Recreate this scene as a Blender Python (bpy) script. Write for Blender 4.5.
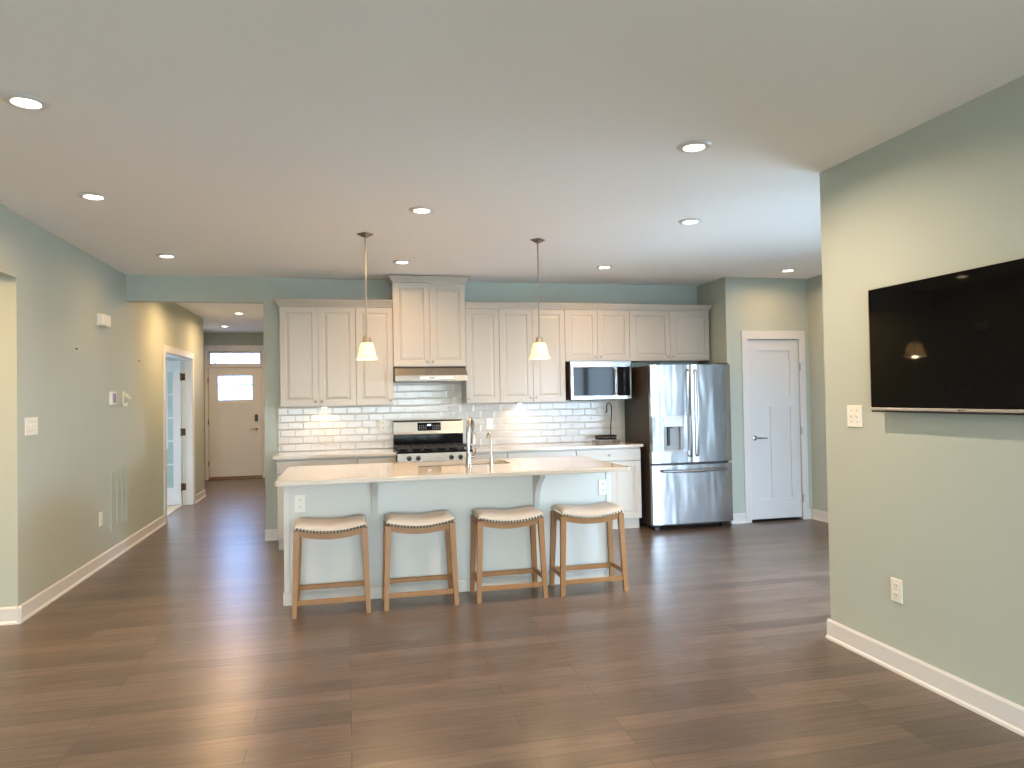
import bpy, bmesh, math, random
from mathutils import Vector, Matrix
random.seed(7)
scn = bpy.context.scene
for o in list(bpy.data.objects): bpy.data.objects.remove(o)
C = scn.collection
PI = math.pi

# ------------------------------------------------------------------ camera
FPX = 712.56; YAW = .2278; PITCH = .0179; ROLL = .0175
cam_d = bpy.data.cameras.new('camera'); cam = bpy.data.objects.new('camera', cam_d); C.objects.link(cam)
cam_d.sensor_width = 36; cam_d.lens = 36 * FPX / 1024; cam_d.clip_start = .05; cam_d.clip_end = 300
Rm = Matrix.Rotation(-YAW, 4, 'Z') @ Matrix.Rotation(PI / 2 + PITCH, 4, 'X') @ Matrix.Rotation(-ROLL, 4, 'Z')
cam.matrix_world = Matrix.Translation((0, 0, 1.448)) @ Rm
scn.camera = cam

# ------------------------------------------------------------------ world, exposure
W = bpy.data.worlds.new('sky'); scn.world = W; W.use_nodes = True
wn = W.node_tree.nodes; wl = W.node_tree.links; wn.clear()
wo = wn.new('ShaderNodeOutputWorld'); wb = wn.new('ShaderNodeBackground')
tc = wn.new('ShaderNodeTexCoord'); sp = wn.new('ShaderNodeSeparateXYZ'); cr = wn.new('ShaderNodeValToRGB')
wl.new(tc.outputs['Generated'], sp.inputs[0]); wl.new(sp.outputs['Z'], cr.inputs[0])
cr.color_ramp.elements[0].position = 0; cr.color_ramp.elements[0].color = (.58, .78, 1, 1)
cr.color_ramp.elements[1].position = .6; cr.color_ramp.elements[1].color = (.50, .72, 1, 1)
wl.new(cr.outputs[0], wb.inputs[0]); wb.inputs[1].default_value = 28
wl.new(wb.outputs[0], wo.inputs[0])
scn.view_settings.view_transform = 'Standard'; scn.view_settings.look = 'None'
scn.view_settings.gamma = 1; scn.view_settings.use_curve_mapping = False
scn.view_settings.exposure = 0.22
WARM = (1, .63, .30)
SOFT = (1, .80, .58)   # living-room circuit
DOWN_W = 14.0          # watts of each ceiling downlight
PEND_W = 9.5
PUCK_W = .75

# ------------------------------------------------------------------ materials
MATS = {}
def mat(name, col=(.8, .8, .8), rough=.5, metal=0, bump=0, bscale=40, spec=.5, var=0, emit=None, es=0, stretch=None, coat=0):
    m = bpy.data.materials.new(name); m.use_nodes = True
    nt = m.node_tree; n = nt.nodes; l = nt.links
    b = n['Principled BSDF']
    b.inputs['Base Color'].default_value = (*col, 1); b.inputs['Roughness'].default_value = rough
    b.inputs['Metallic'].default_value = metal; b.inputs['Specular IOR Level'].default_value = spec
    if coat: b.inputs['Coat Weight'].default_value = coat
    g = n.new('ShaderNodeNewGeometry'); mp = n.new('ShaderNodeMapping'); l.new(g.outputs['Position'], mp.inputs[0])
    if stretch: mp.inputs['Scale'].default_value = stretch
    nz = n.new('ShaderNodeTexNoise'); nz.inputs['Scale'].default_value = bscale; nz.inputs['Detail'].default_value = 3
    l.new(mp.outputs[0], nz.inputs['Vector'])
    if bump:
        bp = n.new('ShaderNodeBump'); bp.inputs['Strength'].default_value = bump; bp.inputs['Distance'].default_value = .01
        l.new(nz.outputs['Fac'], bp.inputs['Height']); l.new(bp.outputs[0], b.inputs['Normal'])
    if var:
        mx = n.new('ShaderNodeMix'); mx.data_type = 'RGBA'
        mx.inputs[6].default_value = tuple(c * (1 - var) for c in col) + (1,)
        mx.inputs[7].default_value = tuple(min(1, c * (1 + var)) for c in col) + (1,)
        l.new(nz.outputs['Fac'], mx.inputs[0]); l.new(mx.outputs[2], b.inputs['Base Color'])
    if emit: b.inputs['Emission Color'].default_value = (*emit, 1); b.inputs['Emission Strength'].default_value = es
    MATS[name] = m; return m
M_wall = mat('sage_paint', (.445, .475, .412), .55, bump=.02, bscale=180, spec=.3)
M_ceil = mat('ceiling_paint', (.89, .865, .82), .8, bump=.02, bscale=150, spec=.2)
M_trim = mat('white_trim_paint', (.66, .64, .62), .35)
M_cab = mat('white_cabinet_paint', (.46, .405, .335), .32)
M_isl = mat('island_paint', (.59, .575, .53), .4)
M_quartz = mat('white_quartz', (.52, .455, .38), .12, var=.03, bscale=60, coat=.3)
M_nickel = mat('brushed_nickel', (.42, .37, .31), .3, 1)
M_chrome = mat('chrome', (.36, .35, .34), .25, 1)
M_black = mat('black_plastic', (.012, .011, .01), .35)
M_iron = mat('wrought_iron', (.018, .011, .008), .45, .6)
M_castiron = mat('cast_iron', (.02, .017, .015), .55)
M_glassblack = mat('black_glass', (.006, .006, .007), .06, spec=.12)
M_screen = mat('tv_screen', (.003, .003, .003), .035, spec=.13)
M_darkside = mat('dark_brown_side', (.035, .026, .02), .45)
M_plate = mat('ivory_plate', (.80, .76, .68), .4)
M_slot = mat('dark_slot', (.02, .02, .02), .6)
M_oak = mat('honey_oak', (.29, .138, .045), .45, var=.25, bscale=22, stretch=(5, 5, .5), bump=.05)
M_leather = mat('cream_leather', (.60, .485, .385), .5, bump=.08, bscale=120)
M_nail = mat('antique_brass', (.72, .64, .52), .3, .9)
M_band = mat('dark_gap_band', (.05, .03, .02), .6)
M_bronze = mat('aged_bronze', (.12, .07, .05), .4, .8)
M_carpet = mat('pale_carpet', (.52, .50, .46), .95, bump=.3, bscale=300)
M_vent = mat('vent_paint', (.42, .455, .40), .5)
M_cream = mat('cream_plastic', (.72, .68, .52), .45)
M_lcd = mat('thermostat_screen', (.28, .25, .38), .2)
M_brown = mat('threshold_wood', (.20, .11, .06), .4, var=.2)
M_grey = mat('grey_plastic', (.25, .25, .25), .4)
M_silver = mat('silver_bezel', (.46, .42, .38), .38, .7)
M_lens = mat('lamp_lens', (.9, .9, .9), .5, emit=(1, .88, .68), es=14)
M_bulb = mat('bulb_glow', (.9, .9, .9), .5, emit=(1, .72, .38), es=12)
M_blue = mat('display_glow', (.02, .02, .02), .3, emit=(.7, .85, 1), es=1.6)
M_bounce_ground = mat('pale_bounce_ground', (.46, .45, .42), .9, var=.1, bscale=6)  # ground made pale to bounce daylight up to the ceiling
M_bark = mat('bark', (.10, .07, .05), .9, bump=.3)
M_leaf = mat('foliage', (.07, .12, .05), .8, var=.5, bscale=8)
M_roof = mat('roof_shingle', (.12, .11, .11), .8, var=.3, bscale=20)
M_bluedoor = mat('white_door_paint', (.64, .64, .65), .35)

def steel(name, vertical_wave=True):
    m = mat(name, (.47, .465, .465) if vertical_wave else (.37, .35, .32), .27, 1)
    n = m.node_tree.nodes; l = m.node_tree.links; b = n['Principled BSDF']
    g = n.new('ShaderNodeNewGeometry'); mp = n.new('ShaderNodeMapping'); l.new(g.outputs['Position'], mp.inputs[0])
    mp.inputs['Scale'].default_value = (4.5, 4.5, 1.1)
    nz = n.new('ShaderNodeTexNoise'); nz.inputs['Scale'].default_value = 1.6; nz.inputs['Detail'].default_value = 1
    l.new(mp.outputs[0], nz.inputs['Vector'])
    bp = n.new('ShaderNodeBump'); bp.inputs['Strength'].default_value = .35 if vertical_wave else .1; bp.inputs['Distance'].default_value = .03
    l.new(nz.outputs['Fac'], bp.inputs['Height']); l.new(bp.outputs[0], b.inputs['Normal'])
    return m
M_steel = steel('stainless_steel'); M_steel2 = steel('flat_stainless_steel', False)

def glass(name, tint=(1, 1, 1), r=.0):
    m = bpy.data.materials.new(name); m.use_nodes = True; n = m.node_tree.nodes; l = m.node_tree.links; n.clear()
    o = n.new('ShaderNodeOutputMaterial'); t = n.new('ShaderNodeBsdfTransparent'); t.inputs[0].default_value = (*tint, 1)
    gl = n.new('ShaderNodeBsdfGlossy'); gl.inputs['Roughness'].default_value = r
    f = n.new('ShaderNodeFresnel'); f.inputs[0].default_value = 1.35; mx = n.new('ShaderNodeMixShader')
    l.new(f.outputs[0], mx.inputs[0]); l.new(t.outputs[0], mx.inputs[1]); l.new(gl.outputs[0], mx.inputs[2]); l.new(mx.outputs[0], o.inputs[0])
    return m
M_glass = glass('window_glass')
M_tint = glass('daylight_warming_glass', (.95, .885, .80))  # tint added to warm the daylight from the unseen rear window
M_dimglass = glass('light_dimming_glass', (.50, .60, .74))  # tint added to dim the front door's reflection on the floor

# frosted pendant shade
M_shade = bpy.data.materials.new('frosted_glass_shade'); M_shade.use_nodes = True
n = M_shade.node_tree.nodes; l = M_shade.node_tree.links; n.clear()
o_ = n.new('ShaderNodeOutputMaterial'); t_ = n.new('ShaderNodeBsdfTranslucent'); t_.inputs[0].default_value = (.95, .82, .6, 1)
d_ = n.new('ShaderNodeBsdfDiffuse'); d_.inputs[0].default_value = (.9, .8, .62, 1); e_ = n.new('ShaderNodeEmission')
e_.inputs[0].default_value = (1, .74, .38, 1); e_.inputs[1].default_value = .3
m1 = n.new('ShaderNodeMixShader'); a1 = n.new('ShaderNodeAddShader')
l.new(t_.outputs[0], m1.inputs[1]); l.new(d_.outputs[0], m1.inputs[2]); l.new(m1.outputs[0], a1.inputs[0]); l.new(e_.outputs[0], a1.inputs[1]); l.new(a1.outputs[0], o_.inputs[0])

# hardwood floor: planks run along X
M_floor = bpy.data.materials.new('dark_hardwood'); M_floor.use_nodes = True
n = M_floor.node_tree.nodes; l = M_floor.node_tree.links; b = n['Principled BSDF']
g = n.new('ShaderNodeNewGeometry'); br = n.new('ShaderNodeTexBrick'); l.new(g.outputs['Position'], br.inputs['Vector'])
br.inputs['Scale'].default_value = 1; br.inputs['Brick Width'].default_value = 1.15; br.inputs['Row Height'].default_value = .127
br.inputs['Mortar Size'].default_value = .002; br.inputs['Mortar Smooth'].default_value = .3; br.inputs['Bias'].default_value = -.1
br.offset = .37; br.offset_frequency = 3
br.inputs['Color1'].default_value = (.135, .093, .070, 1); br.inputs['Color2'].default_value = (.076, .052, .039, 1); br.inputs['Mortar'].default_value = (.028, .018, .013, 1)
mp = n.new('ShaderNodeMapping'); mp.inputs['Scale'].default_value = (1.3, 16, 1); l.new(g.outputs['Position'], mp.inputs[0])
nz = n.new('ShaderNodeTexNoise'); nz.inputs['Scale'].default_value = 3; nz.inputs['Detail'].default_value = 5; nz.inputs['Roughness'].default_value = .6; l.new(mp.outputs[0], nz.inputs['Vector'])
r1 = n.new('ShaderNodeMapRange'); r1.inputs[1].default_value = .3; r1.inputs[2].default_value = .7; r1.inputs[3].default_value = .68; r1.inputs[4].default_value = 1.3; l.new(nz.outputs['Fac'], r1.inputs[0])
mx = n.new('ShaderNodeMix'); mx.data_type = 'RGBA'; mx.blend_type = 'MULTIPLY'; mx.inputs[0].default_value = 1
l.new(br.outputs['Color'], mx.inputs[6]); l.new(r1.outputs[0], mx.inputs[7]); l.new(mx.outputs[2], b.inputs['Base Color'])
b.inputs['Roughness'].default_value = .29; b.inputs['Specular IOR Level'].default_value = .65
mp2 = n.new('ShaderNodeMapping'); mp2.inputs['Scale'].default_value = (2.2, 34, 1); l.new(g.outputs['Position'], mp2.inputs[0])
nz2 = n.new('ShaderNodeTexNoise'); nz2.inputs['Scale'].default_value = 1; nz2.inputs['Detail'].default_value = 2; l.new(mp2.outputs[0], nz2.inputs['Vector'])
bp = n.new('ShaderNodeBump'); bp.inputs['Strength'].default_value = .16; bp.inputs['Distance'].default_value = .005; l.new(nz2.outputs['Fac'], bp.inputs['Height'])
bp2 = n.new('ShaderNodeBump'); bp2.invert = True; bp2.inputs['Strength'].default_value = .4; bp2.inputs['Distance'].default_value = .001
l.new(br.outputs['Fac'], bp2.inputs['Height']); l.new(bp.outputs[0], bp2.inputs['Normal']); l.new(bp2.outputs[0], b.inputs['Normal'])

# bevelled subway tile
M_tile = bpy.data.materials.new('bevelled_subway_tile'); M_tile.use_nodes = True
n = M_tile.node_tree.nodes; l = M_tile.node_tree.links; b = n['Principled BSDF']
g = n.new('ShaderNodeNewGeometry'); sx = n.new('ShaderNodeSeparateXYZ'); cx = n.new('ShaderNodeCombineXYZ'); l.new(g.outputs['Position'], sx.inputs[0])
l.new(sx.outputs['X'], cx.inputs['X']); 
sub = n.new('ShaderNodeMath'); sub.operation = 'SUBTRACT'; sub.inputs[1].default_value = .914; l.new(sx.outputs['Z'], sub.inputs[0]); l.new(sub.outputs[0], cx.inputs['Y'])
def tile_brick(ms, sm):
    t = n.new('ShaderNodeTexBrick'); l.new(cx.outputs[0], t.inputs['Vector']); t.inputs['Scale'].default_value = 1
    t.inputs['Brick Width'].default_value = .1524; t.inputs['Row Height'].default_value = .0762
    t.inputs['Mortar Size'].default_value = ms; t.inputs['Mortar Smooth'].default_value = sm; return t
t1 = tile_brick(.0014, .1); t2 = tile_brick(.011, 1)
t1.inputs['Color1'].default_value = t1.inputs['Color2'].default_value = (.54, .485, .42, 1); t1.inputs['Mortar'].default_value = (.47, .42, .36, 1)
l.new(t1.outputs['Color'], b.inputs['Base Color']); b.inputs['Roughness'].default_value = .13
bp = n.new('ShaderNodeBump'); bp.invert = True; bp.inputs['Strength'].default_value = .35; bp.inputs['Distance'].default_value = .004
l.new(t2.outputs['Fac'], bp.inputs['Height']); l.new(bp.outputs[0], b.inputs['Normal'])

# clapboard siding (neighbouring house)
M_siding = mat('white_siding', (.8, .8, .78), .6)
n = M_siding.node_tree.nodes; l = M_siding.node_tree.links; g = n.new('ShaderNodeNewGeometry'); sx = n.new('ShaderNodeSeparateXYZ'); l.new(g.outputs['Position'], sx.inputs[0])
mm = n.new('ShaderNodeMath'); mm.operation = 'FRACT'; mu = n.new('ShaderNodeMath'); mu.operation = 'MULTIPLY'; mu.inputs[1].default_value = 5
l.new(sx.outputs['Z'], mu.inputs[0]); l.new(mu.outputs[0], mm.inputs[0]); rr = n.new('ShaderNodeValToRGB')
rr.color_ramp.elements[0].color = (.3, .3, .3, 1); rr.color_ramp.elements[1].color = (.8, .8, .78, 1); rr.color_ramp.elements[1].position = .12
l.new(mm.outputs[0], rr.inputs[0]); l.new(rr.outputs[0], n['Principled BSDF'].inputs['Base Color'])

# ------------------------------------------------------------------ mesh helpers (all in world coordinates)
def box(bm, x0, x1, y0, y1, z0, z1, bev=0, seg=1):
    x0, x1 = min(x0, x1), max(x0, x1); y0, y1 = min(y0, y1), max(y0, y1); z0, z1 = min(z0, z1), max(z0, z1)
    v = [bm.verts.new((x, y, z)) for x in (x0, x1) for y in (y0, y1) for z in (z0, z1)]
    f = [bm.faces.new([v[i] for i in q]) for q in ((0, 1, 3, 2), (4, 6, 7, 5), (0, 4, 5, 1), (2, 3, 7, 6), (0, 2, 6, 4), (1, 5, 7, 3))]
    if bev:
        es = list({e for q in f for e in q.edges})
        bmesh.ops.bevel(bm, geom=es, offset=bev, segments=seg, affect='EDGES', profile=.5)
def beam(bm, p0, p1, w0, w1, d0=None, d1=None):
    d0 = d0 or w0; d1 = d1 or w1
    a = [bm.verts.new((p0[0] + i * w0 / 2, p0[1] + j * d0 / 2, p0[2])) for i, j in ((-1, -1), (1, -1), (1, 1), (-1, 1))]
    c = [bm.verts.new((p1[0] + i * w1 / 2, p1[1] + j * d1 / 2, p1[2])) for i, j in ((-1, -1), (1, -1), (1, 1), (-1, 1))]
    bm.faces.new(a[::-1]); bm.faces.new(c)
    for i in range(4): bm.faces.new((a[i], a[(i + 1) % 4], c[(i + 1) % 4], c[i]))
def cyl(bm, p0, p1, r0, r1=None, n=16, cap=True):
    r1 = r0 if r1 is None else r1
    p0 = Vector(p0); p1 = Vector(p1); d = (p1 - p0).normalized(); u = d.orthogonal().normalized(); w = d.cross(u)
    A = [bm.verts.new(p0 + r0 * (u * math.cos(2 * PI * i / n) + w * math.sin(2 * PI * i / n))) for i in range(n)]
    B = [bm.verts.new(p1 + r1 * (u * math.cos(2 * PI * i / n) + w * math.sin(2 * PI * i / n))) for i in range(n)]
    for i in range(n): bm.faces.new((A[i], A[(i + 1) % n], B[(i + 1) % n], B[i]))
    if cap: bm.faces.new(A[::-1]); bm.faces.new(B)
def tube(bm, pts, r, n=10, closed=False):
    P = [Vector(p) for p in pts]; rings = []; u = None
    rs = r if isinstance(r, (list, tuple)) else [r] * len(P)
    for i, p in enumerate(P):
        if closed: d = (P[(i + 1) % len(P)] - P[i - 1]).normalized()
        else: d = (P[min(i + 1, len(P) - 1)] - P[max(i - 1, 0)]).normalized()
        u = d.orthogonal().normalized() if u is None else (u - d * u.dot(d)).normalized()
        w = d.cross(u)
        rings.append([bm.verts.new(p + rs[i] * (u * math.cos(2 * PI * k / n) + w * math.sin(2 * PI * k / n))) for k in range(n)])
    m = len(rings)
    for i in range(m if closed else m - 1):
        A, B = rings[i], rings[(i + 1) % m]
        for k in range(n): bm.faces.new((A[k], A[(k + 1) % n], B[(k + 1) % n], B[k]))
    if not closed: bm.faces.new(rings[0][::-1]); bm.faces.new(rings[-1])
def lathe(bm, c, prof, n=24, axis='Z', sq=0):
    rings = []
    for r, h in prof:
        R = []
        for i in range(n):
            a = 2 * PI * i / n + (PI / n if sq else 0); cx_, cy_ = math.cos(a), math.sin(a)
            if sq:
                k = (abs(cx_) ** sq + abs(cy_) ** sq) ** (-1 / sq); cx_ *= k; cy_ *= k
            q = (r * cx_, r * cy_, h)
            if axis == '-Y': q = (q[0], -q[2], q[1])
            if axis == 'X': q = (q[2], q[0], q[1])
            if axis == '-X': q = (-q[2], q[0], q[1])
            R.append(bm.verts.new((c[0] + q[0], c[1] + q[1], c[2] + q[2])))
        rings.append(R)
    for A, B in zip(rings, rings[1:]):
        for i in range(n): bm.faces.new((A[i], A[(i + 1) % n], B[(i + 1) % n], B[i]))
    if prof[0][0] > 1e-6: bm.faces.new(rings[0][::-1])
    if prof[-1][0] > 1e-6: bm.faces.new(rings[-1])
def prism(bm, pts, axis, a0, a1):
    def mk(p, a): return {'X': (a, p[0], p[1]), 'Y': (p[0], a, p[1]), 'Z': (p[0], p[1], a)}[axis]
    A = [bm.verts.new(mk(p, a0)) for p in pts]; B = [bm.verts.new(mk(p, a1)) for p in pts]
    bm.faces.new(A[::-1]); bm.faces.new(B); m = len(pts)
    for i in range(m): bm.faces.new((A[i], A[(i + 1) % m], B[(i + 1) % m], B[i]))
def panel(bm, x0, x1, z0, z1, yf, yb, rings):
    """slab in the XZ plane whose front (towards -Y) carries nested rings (inset, depth)"""
    def ring(ins, y): return [bm.verts.new(p) for p in ((x0 + ins, y, z0 + ins), (x1 - ins, y, z0 + ins), (x1 - ins, y, z1 - ins), (x0 + ins, y, z1 - ins))]
    R = [ring(0, yb)] + [ring(i, yf + d) for i, d in rings]
    bm.faces.new(R[0][::-1])
    for A, B in zip(R, R[1:]):
        for i in range(4): bm.faces.new((A[i], A[(i + 1) % 4], B[(i + 1) % 4], B[i]))
    bm.faces.new(R[-1])
RAISED = [(0, .0015), (.0015, 0), (.056, 0), (.060, .006), (.070, .006), (.092, .001)]
def loc_of(p):
    v = Vector((0, 0, 0))
    while p is not None: v += p.location; p = p.parent
    return v
def tag(o, label=None, cat=None, group=None, kind=None):
    if label: o['label'] = label
    if cat: o['category'] = cat
    if group: o['group'] = group
    if kind: o['kind'] = kind
    return o
def build(name, bm, m, parent=None, smooth=False, label=None, mod=None):
    bmesh.ops.recalc_face_normals(bm, faces=bm.faces)
    if parent is None:
        xs = [v.co.x for v in bm.verts]; ys = [v.co.y for v in bm.verts]; zs = [v.co.z for v in bm.verts]
        base = Vector(((min(xs) + max(xs)) / 2, (min(ys) + max(ys)) / 2, min(zs)))
    else: base = loc_of(parent)
    bmesh.ops.translate(bm, verts=bm.verts, vec=-base)
    me = bpy.data.meshes.new(name); bm.to_mesh(me); bm.free(); me.materials.append(m)
    if smooth:
        for f in me.polygons: f.use_smooth = True
        if smooth != 'all':
            me.set_sharp_from_angle(angle=math.radians(38))
    o = bpy.data.objects.new(name, me); C.objects.link(o)
    if parent is None: o.location = base
    else: o.parent = parent
    if label: o['label'] = label
    return o
def N(): return bmesh.new()
def thing(name, loc, label, cat, group=None):
    o = bpy.data.objects.new(name, None); o.empty_display_size = .1; C.objects.link(o); o.location = loc
    return tag(o, label, cat, group)
def part(name, m, parent, fn, smooth=False, label=None):
    bm = N(); fn(bm); return build(name, bm, m, parent, smooth, label)
def struct(name, m, fn, parent=None):
    o = part(name, m, parent, fn)
    if parent is None: o['kind'] = 'structure'
    return o
def copy_tree(o, parent=None, loc=None, label=None):
    c = o.copy(); C.objects.link(c)
    if parent: c.parent = parent
    if loc: c.location = loc
    if label: c['label'] = label
    for ch in list(o.children): copy_tree(ch, c)
    return c
def light(name, kind, loc, power, col, parent, size=.1, spread=PI, rot=(0, 0, 0)):
    d = bpy.data.lights.new(name, kind); d.energy = power; d.color = col
    if kind == 'AREA': d.shape = 'DISK'; d.size = size; d.spread = spread
    else: d.shadow_soft_size = size
    o = bpy.data.objects.new(name, d); C.objects.link(o); o.location = Vector(loc) - loc_of(parent); o.rotation_euler = rot; o.parent = parent
    return o
def portal(loc, sx_, sy_, rot):
    d = bpy.data.lights.new('sky_portal', 'AREA'); d.shape = 'RECTANGLE'; d.size = sx_; d.size_y = sy_; d.cycles.is_portal = True
    o = bpy.data.objects.new('sky_portal', d); C.objects.link(o); o.location = loc; o.rotation_euler = rot

# ------------------------------------------------------------------ room constants
XL, XR, YB, YP, YE, XP, XT, H = -2.15, 2.742, 7.825, 7.169, 3.672, 4.119, 5.156, 2.74
XH = -.838; YF = 14.22; YC = 11.78
def wall(name, axis, c0, c1, a0, a1, z0=0, z1=H, holes=(), m=None):
    """wall slab: axis 'X' = plane of constant x (c0..c1), running along y a0..a1; holes (a,b,zlo,zhi)"""
    bm = N(); As = sorted({a0, a1, *[h[0] for h in holes], *[h[1] for h in holes]}); Zs = sorted({z0, z1, *[h[2] for h in holes], *[h[3] for h in holes]})
    solid = {}
    for i in range(len(As) - 1):
        for k in range(len(Zs) - 1):
            am, zm = (As[i] + As[i + 1]) / 2, (Zs[k] + Zs[k + 1]) / 2
            solid[i, k] = not any(h[0] < am < h[1] and h[2] < zm < h[3] for h in holes)
    def P(c, a, z): return (c, a, z) if axis == 'X' else (a, c, z)
    V = {}
    def v(c, i, k):
        if (c, i, k) not in V: V[c, i, k] = bm.verts.new(P(c, As[i], Zs[k]))
        return V[c, i, k]
    for (i, k), s in solid.items():
        if not s: continue
        for c in (c0, c1): bm.faces.new((v(c, i, k), v(c, i + 1, k), v(c, i + 1, k + 1), v(c, i, k + 1)))
        for di, dk, q in ((-1, 0, ((i, k), (i, k + 1))), (1, 0, ((i + 1, k), (i + 1, k + 1))), (0, -1, ((i, k), (i + 1, k))), (0, 1, ((i, k + 1), (i + 1, k + 1)))):
            if not solid.get((i + di, k + dk), False):
                bm.faces.new((v(c0, *q[0]), v(c0, *q[1]), v(c1, *q[1]), v(c1, *q[0])))
    o = build(name, bm, m or M_wall); o['kind'] = 'structure'; return o

struct('floor', M_floor, lambda b: (box(b, -5, 5.156 + .12, -3.32, 7.95, -.1, 0), box(b, -2.27, -.75, 7.95, 14.34, -.1, 0), box(b, -2.66, -2.27, YC + .0, 14.34, -.1, 0)))
struct('floor_office', M_carpet, lambda b: box(b, -6.1, -2.2705, 7.9505, 11.68, -.1, .004))
struct('ceiling', M_ceil, lambda b: box(b, -6.2, 5.4, -3.4, 14.4, H, H + .1))
wall('wall_left', 'X', XL - .12, XL, -3.2, YC, holes=[(3.2, 5.39, 0, 2.305), (9.34, 10.91, 0, 2.065)])
wall('wall_side_room', 'Y', 5.39, 5.51, -5, XL - .12)
wall('wall_side_room_far', 'X', -5.12, -5, 2.9, 5.51)
wall('wall_side_room_near', 'Y', 3.08, 3.2, -5, XL - .12)
wall('wall_back', 'Y', YB, YB + .125, XL, XP + .12, holes=[(XL, XH, 0, 2.482)])
wall('wall_hall_right', 'X', -.838, -.72, YB + .125, YF)
wall('wall_hall_end', 'Y', YF, YF + .14, -2.62, -.72, holes=[(-2.52, -1.575, 0, 2.09), (-2.52, -1.575, 2.135, 2.395)])
wall('wall_hall_jog', 'Y', YC - .1, YC, -2.62, XL - .12)
wall('wall_foyer_left', 'X', -2.62, -2.585, YC, YF)
wall('wall_office_far', 'Y', 11.68, YC, -6, -2.62, holes=[(-4.3, -2.64, .75, 2.1)])
wall('wall_office_left', 'X', -6.12, -6, 7.95, YC, holes=[(8.6, 10.2, .6, 2.1)])
wall('wall_office_near', 'Y', 7.83, 7.95, -6, XL - .12)
wall('wall_pantry', 'Y', YP, YP + .12, XP, XT, holes=[(4.372, 5.022, 0, 2.045)])
wall('wall_pantry_side', 'X', XP, XP + .12, YP + .12, YB)
wall('wall_pantry_rear', 'Y', YB, YB + .12, XP + .121, XT)
wall('wall_nook_right', 'X', XT, XT + .12, 2.2, YB, holes=[(3.6, 5.6, .02, 2.05)])
wall('wall_nook_front', 'Y', 2.08, 2.2, XR + .13, XT + .12, holes=[(3.15, 4.95, .02, 2.05)])
wall('wall_right', 'X', XR, XR + .13, -3.2, YE)
wall('wall_rear', 'Y', -3.32, -3.2, XL - .12, XR + .13, holes=[(-1.8, 2.4, .05, 2.3)])

# baseboards
def bb(name, axis, c, s, a0, a1, h=.112):
    """c wall plane, s direction into the room"""
    def f(b):
        pr = [(c, 0), (c + s * .024, 0), (c + s * .022, .012), (c + s * .013, .020), (c + s * .012, h - .012), (c + s * .006, h), (c, h)]
        if axis == 'X': 
            A = [b.verts.new((p[0], a0, p[1])) for p in pr]; B_ = [b.verts.new((p[0], a1, p[1])) for p in pr]
        else:
            A = [b.verts.new((a0, p[0], p[1])) for p in pr]; B_ = [b.verts.new((a1, p[0], p[1])) for p in pr]
        b.faces.new(A[::-1]); b.faces.new(B_)
        for i in range(len(pr)): b.faces.new((A[i], A[(i + 1) % len(pr)], B_[(i + 1) % len(pr)], B_[i]))
    struct(name, M_trim, f)
bb('baseboard_left', 'X', XL, 1, 5.366, 9.254)
bb('baseboard_left_hall', 'X', XL, 1, 10.996, YC)
bb('baseboard_left_near', 'X', XL, 1, -3.168, 3.2)
bb('baseboard_side_room', 'Y', 5.39, -1, -4.99, XL + .024)
bb('baseboard_right', 'X', XR, -1, -3.168, YE + .02)
bb('baseboard_right_end', 'Y', YE, 1, XR, XR + .13)
bb('baseboard_back', 'Y', YB, -1, XH - .01, -.69)
bb('baseboard_hall_right', 'X', -.838, -1, YB + .125, YF - .03)
bb('baseboard_pantry_left', 'Y', YP, -1, XP, 4.298)
bb('baseboard_pantry_right', 'Y', YP, -1, 5.098, XT - .032)
bb('baseboard_nook_right', 'X', XT, -1, 5.68, YP - .0005)
bb('baseboard_rear', 'Y', -3.2, 1, XL + .032, -1.88)

# casings (door trim)
def casing(name, axis, c, s, a0, a1, zt, w=.075, t=.018, head=None, z0=0):
    head = head or w
    def f(b):
        def bx(p0, p1, q0, q1):
            if axis == 'Y': box(b, p0, p1, c, c + s * t, q0, q1, .003)
            else: box(b, c, c + s * t, p0, p1, q0, q1, .003)
        bx(a0 - w, a0, z0, zt); bx(a1, a1 + w, z0, zt); bx(a0 - w, a1 + w, zt, zt + head)
    struct(name, M_trim, f)
casing('trim_pantry', 'Y', YP, -1, 4.372, 5.022, 2.045, head=.095)
casing('trim_office', 'X', XL, 1, 9.34, 10.91, 2.065, w=.085)
casing('trim_front_door', 'Y', YF, -1, -2.52, -1.575, 2.395, w=.06, head=.115)
casing('trim_nook_right', 'X', XT, -1, 3.6, 5.6, 2.05, w=.075)
casing('trim_nook_front', 'Y', 2.2, 1, 3.15, 4.95, 2.05)
casing('trim_rear', 'Y', -3.2, 1, -1.8, 2.4, 2.3)
struct('trim_office_jamb', M_trim, lambda b: (box(b, XL - .13, XL + .002, 10.895, 10.91, 0, 2.065), box(b, XL - .13, XL + .002, 9.34, 9.355, 0, 2.065), box(b, XL - .13, XL + .002, 9.355, 10.895, 2.05, 2.065)))
struct('trim_transom', M_trim, lambda b: box(b, -2.52, -1.575, YF - .016, YF + .13, 2.0905, 2.1345, .003))

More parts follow.
